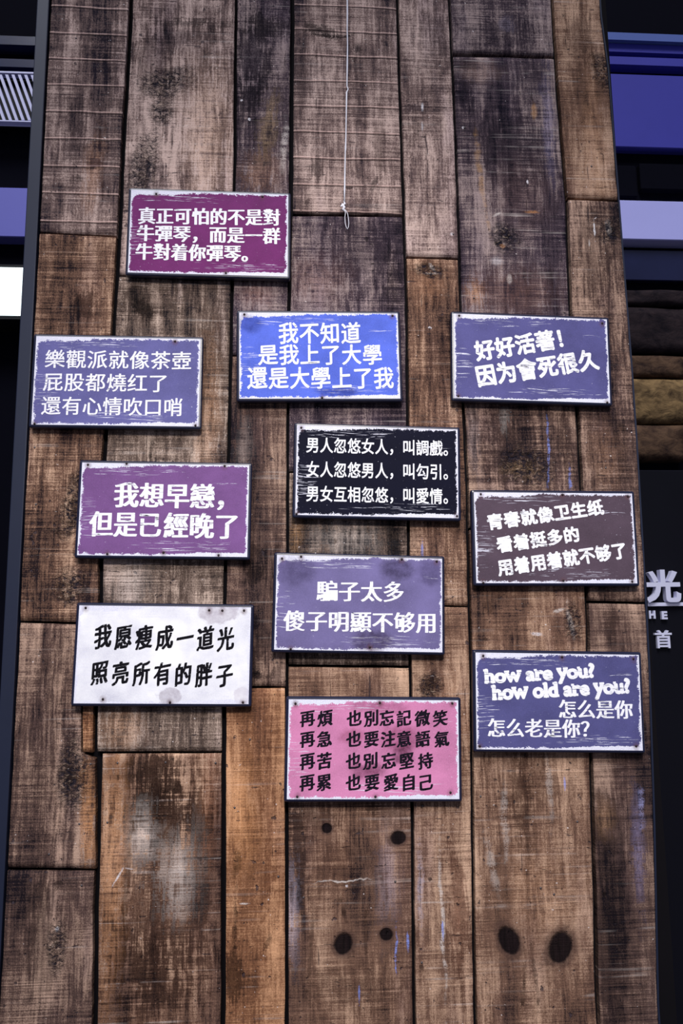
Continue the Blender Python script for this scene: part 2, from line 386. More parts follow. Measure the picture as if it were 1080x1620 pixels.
# deeply torn grain: px, py, rx, ry, angle
ROUGH = [(228, 262, 20, 60, 12), (222, 320, 16, 30, 8), (262, 130, 44, 26, -20), (120, 790, 20, 60, 18), (112, 925, 24, 24, 0), (115, 1225, 22, 50, 0), (255, 175, 20, 26, 10), (800, 375, 26, 26, 0), (680, 428, 26, 12, 0), (832, 735, 40, 34, 0), (905, 985, 14, 30, 0), (680, 1085, 18, 20, 0), (90, 1500, 12, 30, 0), (955, 110, 20, 30, 0), (965, 365, 16, 22, 0)]

M_PX = 1.792 / F_PX            # rough metres per photo pixel on the panel

def inside(pk, p):
    z0, z1 = pk['zb'], pk['zt']
    return z0 <= p.z <= z1 and interp(pk['l'], p.z) <= p.x <= interp(pk['r'], p.z)

def plank_material(key, pk, cx, cz, seed):
    n = NT('wood_' + key)
    co = n.objco()
    sv = n.vmath('ADD', co, (seed * 3.17, seed * 1.31, seed * 7.73))
    warpc = n.noise(sv, (14, 14, 9), 3, 0.6, color=True)
    warp = n.vmath('MULTIPLY', n.vmath('SUBTRACT', warpc, (.5, .5, .5)), (0.03, 0, 0.06))
    wco = n.vmath('ADD', co, warp)
    wsv = n.vmath('ADD', sv, n.vmath('MULTIPLY', warp, (.35, 0, .2)))
    ct = pk.get('cont', .88)
    g = pk.get('grain', 1.0) * ct; s = pk.get('saw', 1.0) * ct
    blotch = n.noise(sv, (11, 5, 3.2), 4, 0.55)
    stripes = n.noise(wsv, (34, 5, 2.6), 5, 0.68, .6)
    grain = n.noise(wsv, (170, 20, 11), 4, 0.65)
    speck = n.noise(sv, (420, 60, 300), 2, 0.6)
    saw = n.noise(sv, (5, 5, 330), 3, 0.6)
    saw2 = n.noise(sv, (6, 3, 85), 4, 0.65)
    d = lambda v, w: n.math('MULTIPLY', n.math('SUBTRACT', v, .5), w)
    val = n.math('ADD', 0.505 + pk.get('bias', 0), d(blotch, 1.35))
    patch = n.noise(sv, (13, 5, 9), 3, .6)
    sm_ = n.remap(patch, .36, .64, .15, 1.35)
    gm_ = n.remap(patch, .36, .64, 1.3, .45)
    val = n.math('ADD', val, d(stripes, 1.0 * g))
    val = n.math('ADD', val, n.math('MULTIPLY', d(grain, 1.0 * g), gm_))
    val = n.math('ADD', val, n.math('MULTIPLY', d(saw, .85 * s), sm_))
    val = n.math('ADD', val, n.math('MULTIPLY', d(saw2, .5 * s), sm_))
    mott = n.noise(wsv, (38, 20, 30), 5, .7, .5)
    val = n.math('ADD', val, d(mott, .6 * ct))
    val = n.math('ADD', val, d(speck, .75 * ct))
    c = [srgb(*pk[k]) for k in ('dark', 'mid', 'light')]
    col = n.ramp(val, [(0.12, c[0]), (0.48, c[1]), (0.88, c[2])])
    # weathered grey-violet zones
    wz = n.remap(n.noise(sv, (9, 5, 2.6), 3, .6), .52, .72)
    col = n.mix(n.math('MULTIPLY', wz, .45), col, n.mix(1.0, col, (0.62, 0.62, 0.86, 1), 'MULTIPLY'))
    # saw ridges
    zz = n.sep(wco)[2]
    height = n.math('ADD', n.math('MULTIPLY', d(saw, .8 * s), sm_), d(grain, .55))
    height = n.math('ADD', height, d(mott, .9))
    height = n.math('ADD', height, d(saw2, .5))
    height = n.math('ADD', height, d(speck, .35))
    if pk.get('ridge'):
        wob = n.noise(sv, (4, 5, 9), 3, .6)
        u = n.math('ADD', n.math('DIVIDE', n.sep(co)[2], pk['period']), n.math('MULTIPLY', wob, .22))
        fr = n.math('FRACT', n.math('ADD', u, 50.0))
        rd = n.remap(fr, .90, .955, 0, 1, True)
        rd = n.math('MULTIPLY', rd, n.remap(fr, .995, .965, 0, 1, True))
        height = n.math('ADD', height, n.math('MULTIPLY', rd, .9 * pk['ridge']))
        lo = n.math('MULTIPLY', n.remap(fr, .84, .885, 0, 1, True), n.remap(fr, .905, .89, 0, 1, True))
        height = n.math('SUBTRACT', height, n.math('MULTIPLY', lo, .8))
        col = n.mix(n.math('MULTIPLY', rd, n.remap(grain, .3, .6, .35, .8)), col, srgb(222, 188, 178))  # lit crest of each ridge painted into the colour
        col = n.mix(n.math('MULTIPLY', lo, .5), col, (.08, .06, .07, 1), 'MULTIPLY')  # shade line below the ridge painted into the colour
    # rubbed pale saw lines
    rub = pk.get('rub', .28)
    ln = n.remap(n.noise(sv, (2.4, 2, 95), 2, .6), .62, .70)
    ln = n.math('MULTIPLY', ln, n.remap(n.noise(sv, (16, 5, 12), 2, .5), .42, .62))
    col = n.mix(n.math('MULTIPLY', ln, .65 * rub), col, srgb(232, 220, 214))
    # pits, short cracks, flecks
    pit = n.remap(n.noise(sv, (75, 75, 60), 2, .5), .70, .745)
    crack = n.remap(n.noise(wsv, (26, 10, 150), 3, .6), .685, .73)
    split = n.remap(n.noise(wsv, (230, 10, 9), 2, .5), .72, .77)
    hole = n.math('MAXIMUM', pit, n.math('MAXIMUM', crack, split))
    col = n.mix(n.math('MULTIPLY', hole, .75), col, (.045, .035, .045, 1))
    height = n.math('SUBTRACT', height, n.math('MULTIPLY', hole, .9))
    fleck = n.remap(n.noise(sv, (120, 60, 150), 2, .5), .745, .77)
    col = n.mix(n.math('MULTIPLY', fleck, .8), col, srgb(232, 222, 220))
    # grime and paint marks on this very board
    jit = n.math('ADD', n.math('ADD', d(grain, 3.2), d(saw, 2.0)), d(mott, 3.4))
    jits = n.math('ADD', d(mott, 2.0), d(speck, 2.4))
    for (px, py, rx, ry, rgb, st, mode, ang, soft) in MARKS:
        p = at(px, py)
        if not inside(pk, p):
            continue
        fine = min(rx, ry) < 8
        e = n.ellipse(co if fine and max(rx, ry) < 20 else wco, p.x - cx, p.z - cz, rx * M_PX, ry * M_PX, math.radians(-ang), soft * .75, jits if fine else jit)
        if fine:
            e = n.math('MULTIPLY', e, n.remap(n.math('ADD', speck, saw2), .85, 1.08, .0 if max(rx, ry) > 20 else .4, 1))
        else:
            e = n.math('MULTIPLY', e, n.remap(n.math('ADD', n.math('ADD', grain, saw), mott), 1.25, 1.7, .15 if mode == MIX else .45, 1))
        rg = srgb(*rgb)
        if mode == MUL:
            rg = tuple(min(1, x * 1.5) for x in rg[:3]) + (1,)
            col = n.mix(n.math('MULTIPLY', e, st), col, rg, 'MULTIPLY')
        else:
            if not fine:
                tex = n.remap(val, .1, .9, .35, 1.35)
                rgn = n.vmath('MULTIPLY', rg[:3], tex)
                rg = rgn
            col = n.mix(n.math('MULTIPLY', e, st), col, rg)
    for (px, py, rx, ry, ang) in KNOTS:
        p = at(px, py)
        if not inside(pk, p):
            continue
        a = math.radians(-ang)
        args = (p.x - cx, p.z - cz)
        halo = n.ellipse(wco, *args, rx * M_PX * 2.1, ry * M_PX * 2.0, a, .9)
        col = n.mix(n.math('MULTIPLY', halo, .55), col, srgb(112, 84, 70))
        ring = n.math('MULTIPLY', n.ellipse(co, *args, rx * M_PX * 1.5, ry * M_PX * 1.5, a, .35, d(mott, 1.0)), .55)
        col = n.mix(ring, col, srgb(58, 42, 40))
        core = n.ellipse(co, *args, rx * M_PX * 1.08, ry * M_PX * 1.08, a, .3, d(mott, .5))
        col = n.mix(n.math('MULTIPLY', core, .95), col, n.mix(n.remap(grain, .35, .65), srgb(6, 5, 8), srgb(24, 16, 20)))
        height = n.math('SUBTRACT', height, n.math('MULTIPLY', core, 1.0))
    rmask = None
    for (px, py, rx, ry, ang) in ROUGH:
        p = at(px, py)
        if not inside(pk, p):
            continue
        e = n.ellipse(wco, p.x - cx, p.z - cz, rx * M_PX, ry * M_PX, math.radians(-ang), 1.0)
        rmask = e if rmask is None else n.math('MAXIMUM', rmask, e)
    if rmask is not None:
        chip = n.noise(sv, (95, 60, 120), 4, .65, .8)
        dk = n.remap(chip, .53, .40)
        col = n.mix(n.math('MULTIPLY', n.math('MULTIPLY', dk, rmask), .95), col, (.02, .018, .03, 1))
        lt = n.remap(chip, .58, .68)
        col = n.mix(n.math('MULTIPLY', n.math('MULTIPLY', lt, rmask), .5), col, srgb(214, 190, 170))
        height = n.math('ADD', height, n.math('MULTIPLY', rmask, d(chip, 12.0)))
    nm = n.bump(height, 1.0, 0.0022)
    return n.finish(col, 0.85, nm, 0.07)

def make_plank(key, pk, parent, idx):
    rnd = random.Random(idx * 13 + 5)
    gpx = M_PX * .68
    l, r = pk['l'], pk['r']
    ztl = zbl = None
    if pk['top'] == T:
        ztl = ztr = ZTOP
    else:
        xm = 540
        ztl, ztr = [at(at_px, v).z for at_px, v in ((300, pk['top'][0]), (300, pk['top'][0]))][0], None
        zt0 = ztl
        xl = interp(l, zt0); xr = interp(r, zt0)
        # true heights at the two ends of the joint
        ztl = z_at(xl, pk['top'][0]); ztr = z_at(xr, pk['top'][1])
    if pk['bot'] == B:
        zbl = zbr = ZBOT
    else:
        zb0 = at(300, pk['bot'][0]).z
        xl = interp(l, zb0); xr = interp(r, zb0)
        zbl = z_at(xl, pk['bot'][0]); zbr = z_at(xr, pk['bot'][1])
    pk['zt'] = (ztl + ztr) / 2; pk['zb'] = (zbl + zbr) / 2
    zc = (pk['zt'] + pk['zb']) / 2
    xc = (interp(l, zc) + interp(r, zc)) / 2
    y0 = WALLY + pk.get('y', 0) + rnd.uniform(-.0006, .0006)
    tilt = rnd.uniform(-.001, .001)
    L = pk['zt'] - pk['zb']
    nz = max(4, int(L / 0.012)); nx = 12
    # denser columns near the two edges, which are worn round
    us = [0, .012, .04, .12, .25, .4, .55, .7, .84, .94, .985, 1]
    drop = [.0016, .0003, .0, 0, 0, 0, 0, 0, 0, .0, .0003, .0016]
    verts, faces = [], []
    so = idx * 9.7
    for j in range(nz + 1):
        t = j / nz
        te = min(j, nz - j)
        for i, u in enumerate(us):
            z = (zbl + (zbr - zbl) * u) * (1 - t) + (ztl + (ztr - ztl) * u) * t
            xl = interp(l, z) + pk['gl'] * gpx
            xr = interp(r, z) - pk['gr'] * gpx
            xl += .0013 * mnoise.noise((so, z * 14, 1.0)) + .0006 * mnoise.noise((so, z * 60, 4.0))
            xr += .0013 * mnoise.noise((so, z * 14, 7.0)) + .0006 * mnoise.noise((so, z * 60, 9.0))
            x = xl + (xr - xl) * u
            y = y0 + drop[i] + tilt * (u - .5) + .0007 * mnoise.noise((x * 16, z * 9, so))
            if te == 0:
                y += .0022
                z += .0012 * mnoise.noise((x * 30, so, 2.0))
            verts.append((x - xc, y - y0, z - zc))
    w = len(us)
    for j in range(nz):
        for i in range(w - 1):
            a = j * w + i
            faces.append((a, a + 1, a + w + 1, a + w))
    # sides going back
    rim = [i for i in range(w)] + [j * w + w - 1 for j in range(1, nz + 1)] + [nz * w + i for i in range(w - 2, -1, -1)] + [j * w for j in range(nz - 1, 0, -1)]
    base = len(verts)
    for k in rim:
        v = verts[k]
        verts.append((v[0], .018, v[2]))
    for k in range(len(rim)):
        k2 = (k + 1) % len(rim)
        faces.append((rim[k2], rim[k], base + k, base + k2))
    faces.append(tuple(base + k for k in range(len(rim)))[::-1])
    me = bpy.data.meshes.new('plank')
    me.from_pydata(verts, [], faces)
    for p in me.polygons:
        p.use_smooth = p.index < nz * (w - 1)
    o = link('plank', me, plank_material(key, pk, xc, zc, idx + 1), parent)
    o.location = (xc, y0, zc)
    return o

def z_at(x, py):
    """height on the plank plane of the pixel row py at world x"""
    px = 540.0
    for _ in range(12):
        p = at(px, py)
        px += (x - p.x) / M_PX * .8
    return at(px, py).z

black_paint = plain('black_backing', srgb(14, 12, 16), .9, .1)
back = link('wall_back', box_mesh(-.575, .81, WALLY + .021, WALLY + .06, 0.0, ZTOP + .01), black_paint)
tag(back, 'tall dark backing wall clad with reclaimed wooden planks', kind='structure')
for i, (k, pk) in enumerate(PK.items()):
    pk['obj'] = make_plank(k, pk, back, i)

# small nails in the boards
NAILS = [(186, 1207), (262, 1206), (341, 1207), (143, 1209), (125, 1304), (170, 1301), (77, 1352), (129, 1401), (55, 708), (57, 798),
         (371, 1278), (440, 1387), (395, 1170), (735, 200), (680, 519), (913, 1300), (855, 1405), (876, 1415), (760, 1260), (668, 1275),
         (667, 1523), (808, 652), (717, 370), (886, 380), (750, 470), (936, 262), (958, 740), (625, 1395), (480, 1420), (120, 60)]
pn_mat = plain('board_nail', srgb(92, 86, 88), .45, .5, .6, .3, 300)
bmn = bmesh.new()
bmesh.ops.create_uvsphere(bmn, u_segments=8, v_segments=6, radius=.0024)
for v in bmn.verts:
    v.co.y *= .6
pn_me = bpy.data.meshes.new('nail')
bmn.to_mesh(pn_me); bmn.free()
smooth(pn_me)
pn_me.materials.append(pn_mat)
for (px, py) in NAILS:
    p = at(px, py)
    for k, pk in PK.items():
        if inside(pk, p):
            nl = link('nail', pn_me, None, pk['obj'])
            nl.location = Vector((p.x, pk['obj'].location.y - .0002, p.z)) - pk['obj'].location
            break

# steel edge trims
steel = plain('dark_blue_steel', srgb(30, 36, 56), .5, .3, .1, .15, 8)
tl = link('trim_1', box_mesh(-.5985, -.5705, WALLY - .004, WALLY + .11, 0.0, ZTOP, .002), steel)
tag(tl, 'dark blue steel edge trim along the plank wall beside the vent', kind='structure')
def strip_mesh(poly, w, y0, y1):
    vs_, fs = [], []
    zs = [0.0] + [z for z, x in poly] + [ZTOP]
    for z in zs:
        x = interp(poly, z)
        for (xx, yy) in ((x + .001, y0), (x + w, y0), (x + w, y1), (x + .001, y1)):
            vs_.append((xx, yy, z))
    for j in range(len(zs) - 1):
        for k in range(4):
            k2 = (k + 1) % 4
            fs.append((j * 4 + k, j * 4 + k2, j * 4 + 4 + k2, j * 4 + 4 + k))
    fs.append((3, 2, 1, 0)); m = (len(zs) - 1) * 4
    fs.append((m, m + 1, m + 2, m + 3))
    me = bpy.data.meshes.new('strip')
    me.from_pydata(vs_, [], fs)
    return me
tr = link('trim_2', strip_mesh(X7, .005, WALLY + .004, WALLY + .11), steel)
tag(tr, 'thin dark steel edge trim along the plank wall beside the shop sign', kind='structure')

# ---------------------------------------------------------------- ground
def ground_mat():
    n = NT('paving')
    co = n.objco()
    f = n.noise(co, (3, 3, 3), 5, .6)
    return n.finish(n.ramp(f, [(.3, srgb(66, 62, 62)), (.7, srgb(112, 106, 102))]), .85, n.bump(f, .3, .01), .3)
gr = link('floor', box_mesh(-6, 6, -5, 8, -.1, 0), ground_mat())
tag(gr, 'grey street paving below the plank wall', kind='structure')

# ---------------------------------------------------------------- what shows beyond the panel's two edges
def px_box(name, x0, x1, y0, y1, Y, depth, mat, parent, bevel=.004):
    a = at(x0, y0, Y); b = at(x1, y1, Y)
    m = link(name, box_mesh(a.x, b.x, Y, Y + depth, b.z, a.z, bevel, 1), mat, parent)
    return m
far_dark = plain('far_dark', srgb(10, 10, 20), .9, .05)
far_blue = plain('far_blue_panel', srgb(62, 62, 160), .5, .3, 0, .12, 3)  # pale panels in shade, their blue tint put into the colour
far_blue2 = plain('far_blue_rail', srgb(84, 104, 170), .5, .3, 0, .12, 3)
far_lav = plain('far_lavender_panel', srgb(186, 186, 246), .5, .3, 0, .08, 3)
far_glass = plain('far_smoked_glass', srgb(30, 34, 66), .15, .5, 0, .3, 6)
far_black = plain('far_black', srgb(8, 8, 12), .6, .3)

YR = 3.9
wr = link('wall_right', box_mesh(at(850, 0, YR).x, at(1500, 0, YR).x, YR + .10, YR + .25, 0, 7.0), far_dark)
tag(wr, 'dark shopfront behind the plank wall with blue and lavender panels', kind='structure')
px_box('rail', 850, 1500, 57, 72, YR, .12, far_blue2, wr)
px_box('rail', 850, 1500, 76, 89, YR + .03, .09, far_blue, wr)
px_box('rail', 850, 1500, 96, 109, YR + .03, .09, far_blue, wr)
px_box('panel', 850, 1500, 112, 247, YR + .04, .08, far_blue, wr)
px_box('panel', 850, 1009, 258, 311, YR + .06, .06, far_dark, wr)
px_box('panel', 1011, 1500, 258, 311, YR + .06, .06, far_dark, wr)
px_box('panel', 850, 1500, 313, 389, YR + .01, .1, far_lav, wr)
px_box('panel', 850, 1500, 392, 452, YR + .06, .05, far_glass, wr)

def stone_mat(name, a, b):
    n = NT(name)
    co = n.objco()
    f = n.noise(co, (14, 14, 22), 6, .65, .6)
    f2 = n.noise(co, (40, 40, 60), 4, .6)
    c = n.ramp(f, [(.32, srgb(*a)), (.66, srgb(*b))])
    return n.finish(c, .85, n.bump(n.math('ADD', f, n.math('MULTIPLY', f2, .5)), .7, .008), .1)
sm = [stone_mat('stone_brown', (44, 32, 30), (104, 80, 62)), stone_mat('stone_tan', (62, 48, 36), (150, 122, 84)), stone_mat('stone_dark', (22, 18, 24), (52, 42, 44))]
def stone(x0, x1, y0, y1, mat, seed):
    a = at(x0, y0, YR); b = at(x1, y1, YR)
    bm = bmesh.new()
    nx, nz = 14, 6
    grid = {}
    for side, yy in ((0, 0.0), (1, .11)):
        for i in range(nx + 1):
            for j in range(nz + 1):
                u, v = i / nx, j / nz
                e = min(i, nx - i, j, nz - j)
                y = yy
                if side == 0:
                    y = (.014 if e == 0 else 0) + .014 * mnoise.noise((u * 4 + seed, v * 3, seed * 2.1))
                grid[side, i, j] = bm.verts.new((a.x + (b.x - a.x) * u, YR + .0 + y, b.z + (a.z - b.z) * v))
    for side in (0, 1):
        for i in range(nx):
            for j in range(nz):
                f = [grid[side, i, j], grid[side, i + 1, j], grid[side, i + 1, j + 1], grid[side, i, j + 1]]
                bm.faces.new(f if side == 0 else f[::-1])
    for i in range(nx):
        bm.faces.new([grid[1, i, 0], grid[1, i + 1, 0], grid[0, i + 1, 0], grid[0, i, 0]])
        bm.faces.new([grid[0, i, nz], grid[0, i + 1, nz], grid[1, i + 1, nz], grid[1, i, nz]])
    for j in range(nz):
        bm.faces.new([grid[0, 0, j], grid[0, 0, j + 1], grid[1, 0, j + 1], grid[1, 0, j]])
        bm.faces.new([grid[1, nx, j], grid[1, nx, j + 1], grid[0, nx, j + 1], grid[0, nx, j]])
    me = bpy.data.meshes.new('stone')
    bm.to_mesh(me); bm.free()
    smooth(me)
    return link('stone', me, mat, wr)
rows = [(455, 482, 2), (485, 556, 2), (560, 595, 0), (598, 668, 1), (671, 726, 0)]
for k, (y0, y1, mi) in enumerate(rows):
    xs = [840, 940, 1120, 1260, 1400] if k % 2 else [850, 905, 1090, 1220, 1380]
    for q in range(4):
        stone(xs[q], xs[q + 1] - 2.5, y0, y1, sm[mi if q != 2 else (mi + 1) % 3], k * 7 + q * 3.3)

YL = 3.9
wl = link('wall_left', box_mesh(at(-420, 0, YL).x, at(190, 0, YL).x, YL + .10, YL + .25, 0.0, 7.0), far_dark)
tag(wl, 'dark overhanging building front behind the plank wall beside the vent', kind='structure')
px_box('rail', -420, 190, 54, 64, YL + .02, .1, far_glass, wl)
px_box('rail', -420, 190, 90, 100, YL + .05, .06, far_glass, wl)
px_box('panel', -420, 190, 286, 378, YL + .02, .1, plain('far_violet_panel', srgb(112, 112, 200), .5, .3, 0, .1, 3), wl)

# added glowing panel standing in for the bright gap on the left
def gap_glow():
    n = NT('gap_glow')
    em = n.t.nodes.new('ShaderNodeEmission')
    em.inputs[0].default_value = (.82, .95, 1.0, 1)
    em.inputs[1].default_value = 2.0
    n.t.links.new(em.outputs[0], n.out.inputs[0])
    return n.m
lpr = link('bright_gap_panel', None)
la, lb = at(-420, 428, YL), at(190, 512, YL)
lpr.location = ((la.x + lb.x) / 2, YL - .03, lb.z)
tag(lpr, 'added glowing white panel standing in for the bright gap behind the planks', 'glow panel')
link('housing', box_mesh(la.x - lpr.location.x - .02, lb.x - lpr.location.x, -.05, .12, -.02, la.z - lb.z + .02, .004, 1), far_black, lpr)
link('glow_face', box_mesh(la.x - lpr.location.x, lb.x - lpr.location.x - .02, -.06, -.048, 0, la.z - lb.z, .003, 1), gap_glow(), lpr)

# ---------------------------------------------------------------- vent grille
vroot = link('vent_grille', None)
va = at(-60, 112, YL - .03); vb = at(120, 193, YL - .03)
vroot.location = ((va.x + vb.x) / 2, YL - .03, vb.z)
tag(vroot, 'white metal vent grille with slanted slats under dark beams', 'vent')
white_metal = plain('white_metal', srgb(206, 206, 240), .45, .4)
def vbox(name, x0, x1, y0, y1, dy, mat, dep=.04):
    a = at(x0, y0, YL - .03); b = at(x1, y1, YL - .03)
    o = link(name, box_mesh(a.x - vroot.location.x, b.x - vroot.location.x, dy, dy + dep, b.z - vroot.location.z, a.z - vroot.location.z, .003, 1), mat, vroot)
    return o
vbox('frame_top', -60, 120, 112, 117, 0, white_metal)
vbox('frame_bottom', -60, 120, 189, 194, 0, white_metal)
vbox('backing', -60, 120, 113, 193, .05, far_black, .02)
for k in range(-6, 14):
    x = k * 10.0
    p0 = at(x, 117, YL - .03) - vroot.location; p1 = at(x + 26, 189, YL - .03) - vroot.location
    w = .0075
    vs_ = [(p0.x - w, .004, p0.z), (p0.x + w, .004, p0.z), (p1.x + w, .004, p1.z), (p1.x - w, .004, p1.z)]
    vs_ += [(a_, .03, c_) for a_, b_, c_ in vs_]
    me = bpy.data.meshes.new('slat')
    me.from_pydata(vs_, [], [(0, 3, 2, 1), (4, 5, 6, 7), (0, 1, 5, 4), (1, 2, 6, 5), (2, 3, 7, 6), (3, 0, 4, 7)])
    link('slat', me, white_metal, vroot)

# ---------------------------------------------------------------- lettering
tcu = bpy.data.curves.new('glyph', 'FONT')
tob = bpy.data.objects.new('glyph', tcu)
COL.objects.link(tob)
tcu.resolution_u = 4
_cache = {}
def glyph(s, offset):
    k = (s, offset)
    if k not in _cache:
        tcu.body = s
        tcu.offset = offset
        bpy.context.view_layer.update()
        dg = bpy.context.evaluated_depsgraph_get()
        me = bpy.data.meshes.new_from_object(tob.evaluated_get(dg))
        v = np.array([tuple(q.co)[:2] for q in me.vertices]) if len(me.vertices) else np.zeros((0, 2))
        f = [tuple(p.vertices) for p in me.polygons]
        bpy.data.meshes.remove(me)
        _cache[k] = (v, f)
    return _cache[k]
gv, _ = glyph('国', 0.0)
EMC = (gv.min(0) + gv.max(0)) / 2
EM = (gv.max(0) - gv.min(0)).max() / .86

def ring(r, rx=1.0, ry=1.0, n=8):
    return [(0, 0)] + [(r * rx * math.cos(2 * math.pi * k / n), r * ry * math.sin(2 * math.pi * k / n)) for k in range(n)]
STYLE = {
 # cp: strokes are thickened by these shifts (in em); shear and wobble give the hand-cut look
 'song': dict(cp=ring(.034, 1.0, .12), shear=.02, wob=.010),
 'song_heavy': dict(cp=ring(.042, 1.0, .22), shear=.02, wob=.008),
 'song_light': dict(cp=ring(.014, 1.0, .55, 6), shear=.03, wob=.005),
 'kai': dict(cp=ring(.020, 1.0, .9), shear=.05, wob=.010),
 'sans_heavy': dict(cp=ring(.040), shear=.0, wob=.005),
 'sans_bold': dict(cp=ring(.018), shear=.0, wob=.003),
 'brush': dict(cp=[(-.042, -.024), (-.021, -.012), (0, 0), (.021, .012), (.042, .024), (.014, -.018), (-.014, .018), (.03, 0), (-.03, 0)], shear=.15, wob=.026),
}
def letters(chars, cells, style, h_em):
    """chars placed in cells [(centre x, centre z, width, height, angle)] -> verts (x,z), faces"""
    st = STYLE[style]
    V, Fc = [], []
    for ch, (cx, cz, w, h, ang) in zip(chars, cells):
        if ch == ' ':
            continue
        gvv, gf = glyph(ch, 0.0)
        if not len(gvv):
            continue
        g = (gvv - EMC) / EM
        seed = (ord(ch) % 97) * 1.7
        wob = np.array([[mnoise.noise((a * 5 + seed, b * 5, 0)), mnoise.noise((a * 5, b * 5 + seed, 5))] for a, b in g]) * st['wob']
        g = g + wob
        g[:, 1] += st['shear'] * g[:, 0]
        ca, sa = math.cos(ang), math.sin(ang)
        for ci, (dx, dy) in enumerate(st['cp']):
            b0 = len(V)
            for a, b in g:
                a2, b2 = (a + dx) * w, (b + dy) * h
                V.append((cx + a2 * ca - b2 * sa, cz + a2 * sa + b2 * ca, -ci * .00002))
            Fc += [tuple(b0 + i for i in f) for f in gf]
    return V, Fc

def sign_paint(name, rgb, kind):
    """printed face: colour, worn white rim, scratches, stains"""
    n = NT(name)
    co = n.objco()
    x, _, z = n.sep(co)
    hw, hh = SW / 2, SH / 2
    ex = n.math('SUBTRACT', hw, n.math('ABSOLUTE', x))
    ez = n.math('SUBTRACT', hh, n.math('ABSOLUTE', z))
    e = n.math('MINIMUM', ex, ez)
    seed = sum(map(ord, name)) % 17
    sv = n.vmath('ADD', co, (seed * 1.1, 0, seed * 2.3))
    rag = n.noise(sv, (42, 60, 46), 6, .78)
    fine = n.noise(sv, (420, 400, 420), 3, .65)
    lim = n.math('ADD', n.math('MULTIPLY', n.math('SUBTRACT', rag, .46), .026), n.math('MULTIPLY', n.math('SUBTRACT', fine, .5), .010))
    lim = n.math('ADD', lim, .0028)
    # more wear at the top-left corner and along the foot
    tlc = n.ellipse(co, -hw + .03, hh - .004, .085, .014, 0, 1.2)
    brc = n.ellipse(co, hw - .05, -hh, .09, .010, 0, 1.2)
    lim = n.math('ADD', lim, n.math('MULTIPLY', n.math('MAXIMUM', tlc, brc), .007))
    wear = n.remap(n.math('SUBTRACT', lim, e), -.0006, .0006)
    # long scratches
    warp = n.vmath('MULTIPLY', n.vmath('SUBTRACT', n.noise(sv, (12, 12, 12), 2, .5, color=True), (.5, .5, .5)), (0, 0, .012))
    wc = n.vmath('ADD', sv, warp)
    band = n.noise(wc, (11, 5, 620), 2, .6)
    where = n.math('MAXIMUM', n.ellipse(co, -.06, hh - .018, .12, .012, 0, .9), n.ellipse(co, .05, -hh + .022, .13, .014, 0, .9))
    where = n.math('MAXIMUM', where, n.ellipse(co, .135, hh - .043, .04, .0045, 0, .8))
    where = n.math('MAXIMUM', where, n.ellipse(co, -hw + .02, -.02, .03, .05, 0, 1.0))
    base_t = n.math('SUBTRACT', .80, n.math('MULTIPLY', where, .21))
    sc = n.remap(n.math('SUBTRACT', band, base_t), -.012, .02)
    brk = n.remap(n.noise(sv, (60, 20, 260), 3, .7), .40, .5)
    sc = n.math('MULTIPLY', sc, brk)
    dots = n.remap(n.noise(sv, (240, 100, 330), 2, .5), .71, .75)
    wh = n.math('MAXIMUM', wear, n.math('MAXIMUM', sc, n.math('MULTIPLY', dots, .55)))
    blot = n.noise(sv, (9, 5, 11), 4, .6)
    c0 = srgb(*rgb)
    base = n.mix(n.remap(blot, .3, .7), tuple(v * .74 for v in c0[:3]) + (1,), tuple(min(1, v * 1.28) for v in c0[:3]) + (1,))
    base = n.mix(n.math('MULTIPLY', n.remap(fine, .35, .7), .34), base, tuple(min(1, v * 1.6 + .004) for v in c0[:3]) + (1,))
    white = n.mix(n.remap(fine, .3, .7), srgb(206, 206, 226), srgb(240, 240, 252))
    col = n.mix(wh, base, white)
    return n, co, sv, col, fine, rag

SW, SH = .360, .2017
LWHITE = {}
def letter_mat(name, rgb, amount):
    n = NT(name)
    co = n.objco()
    a = n.noise(co, (34, 20, 480), 3, .65)
    b = n.noise(co, (300, 100, 330), 3, .6)
    z = n.noise(co, (16, 8, 22), 2, .5)
    cut = n.remap(n.math('ADD', a, n.math('MULTIPLY', n.math('SUBTRACT', z, .5), .35)), .60 - amount, .64 - amount)
    cut = n.math('MAXIMUM', cut, n.remap(b, .70 - amount * .5, .73 - amount * .5))
    fine = n.noise(co, (500, 100, 500), 2, .5)
    col = n.mix(fine, tuple(v * .9 for v in srgb(*rgb)[:3]) + (1,), srgb(*rgb))
    n.finish(col, .7, None, .12)
    tr_ = n.t.nodes.new('ShaderNodeBsdfTransparent')
    mx = n.t.nodes.new('ShaderNodeMixShader')
    n.t.links.new(cut, mx.inputs[0])
    n.t.links.new(n.bsdf.outputs[0], mx.inputs[1])
    n.t.links.new(tr_.outputs[0], mx.inputs[2])
    n.t.links.new(mx.outputs[0], n.out.inputs[0])
    return n.m
white_letter = letter_mat('worn_white_lettering', (248, 248, 255), .0)
white_letter_clean = letter_mat('white_lettering', (248, 248, 255), -.025)
black_letter = letter_mat('worn_black_lettering', (12, 10, 18), .0)
black_letter_clean = letter_mat('black_lettering', (20, 14, 28), -.05)
board_edge = plain('black_painted_edge', srgb(22, 26, 52), .33, .55, 0, .15, 40)
nail_mat = plain('rusty_nail', srgb(40, 26, 30), .6, .5, .4, .3, 400)

board_me = box_mesh(-SW / 2 - .0062, SW / 2 + .0062, 0, .0185, -SH / 2 - .0062, SH / 2 + .0062, .0060, 3)
face_me0 = box_mesh(-SW / 2, SW / 2, -.0004, .0004, -SH / 2, SH / 2)

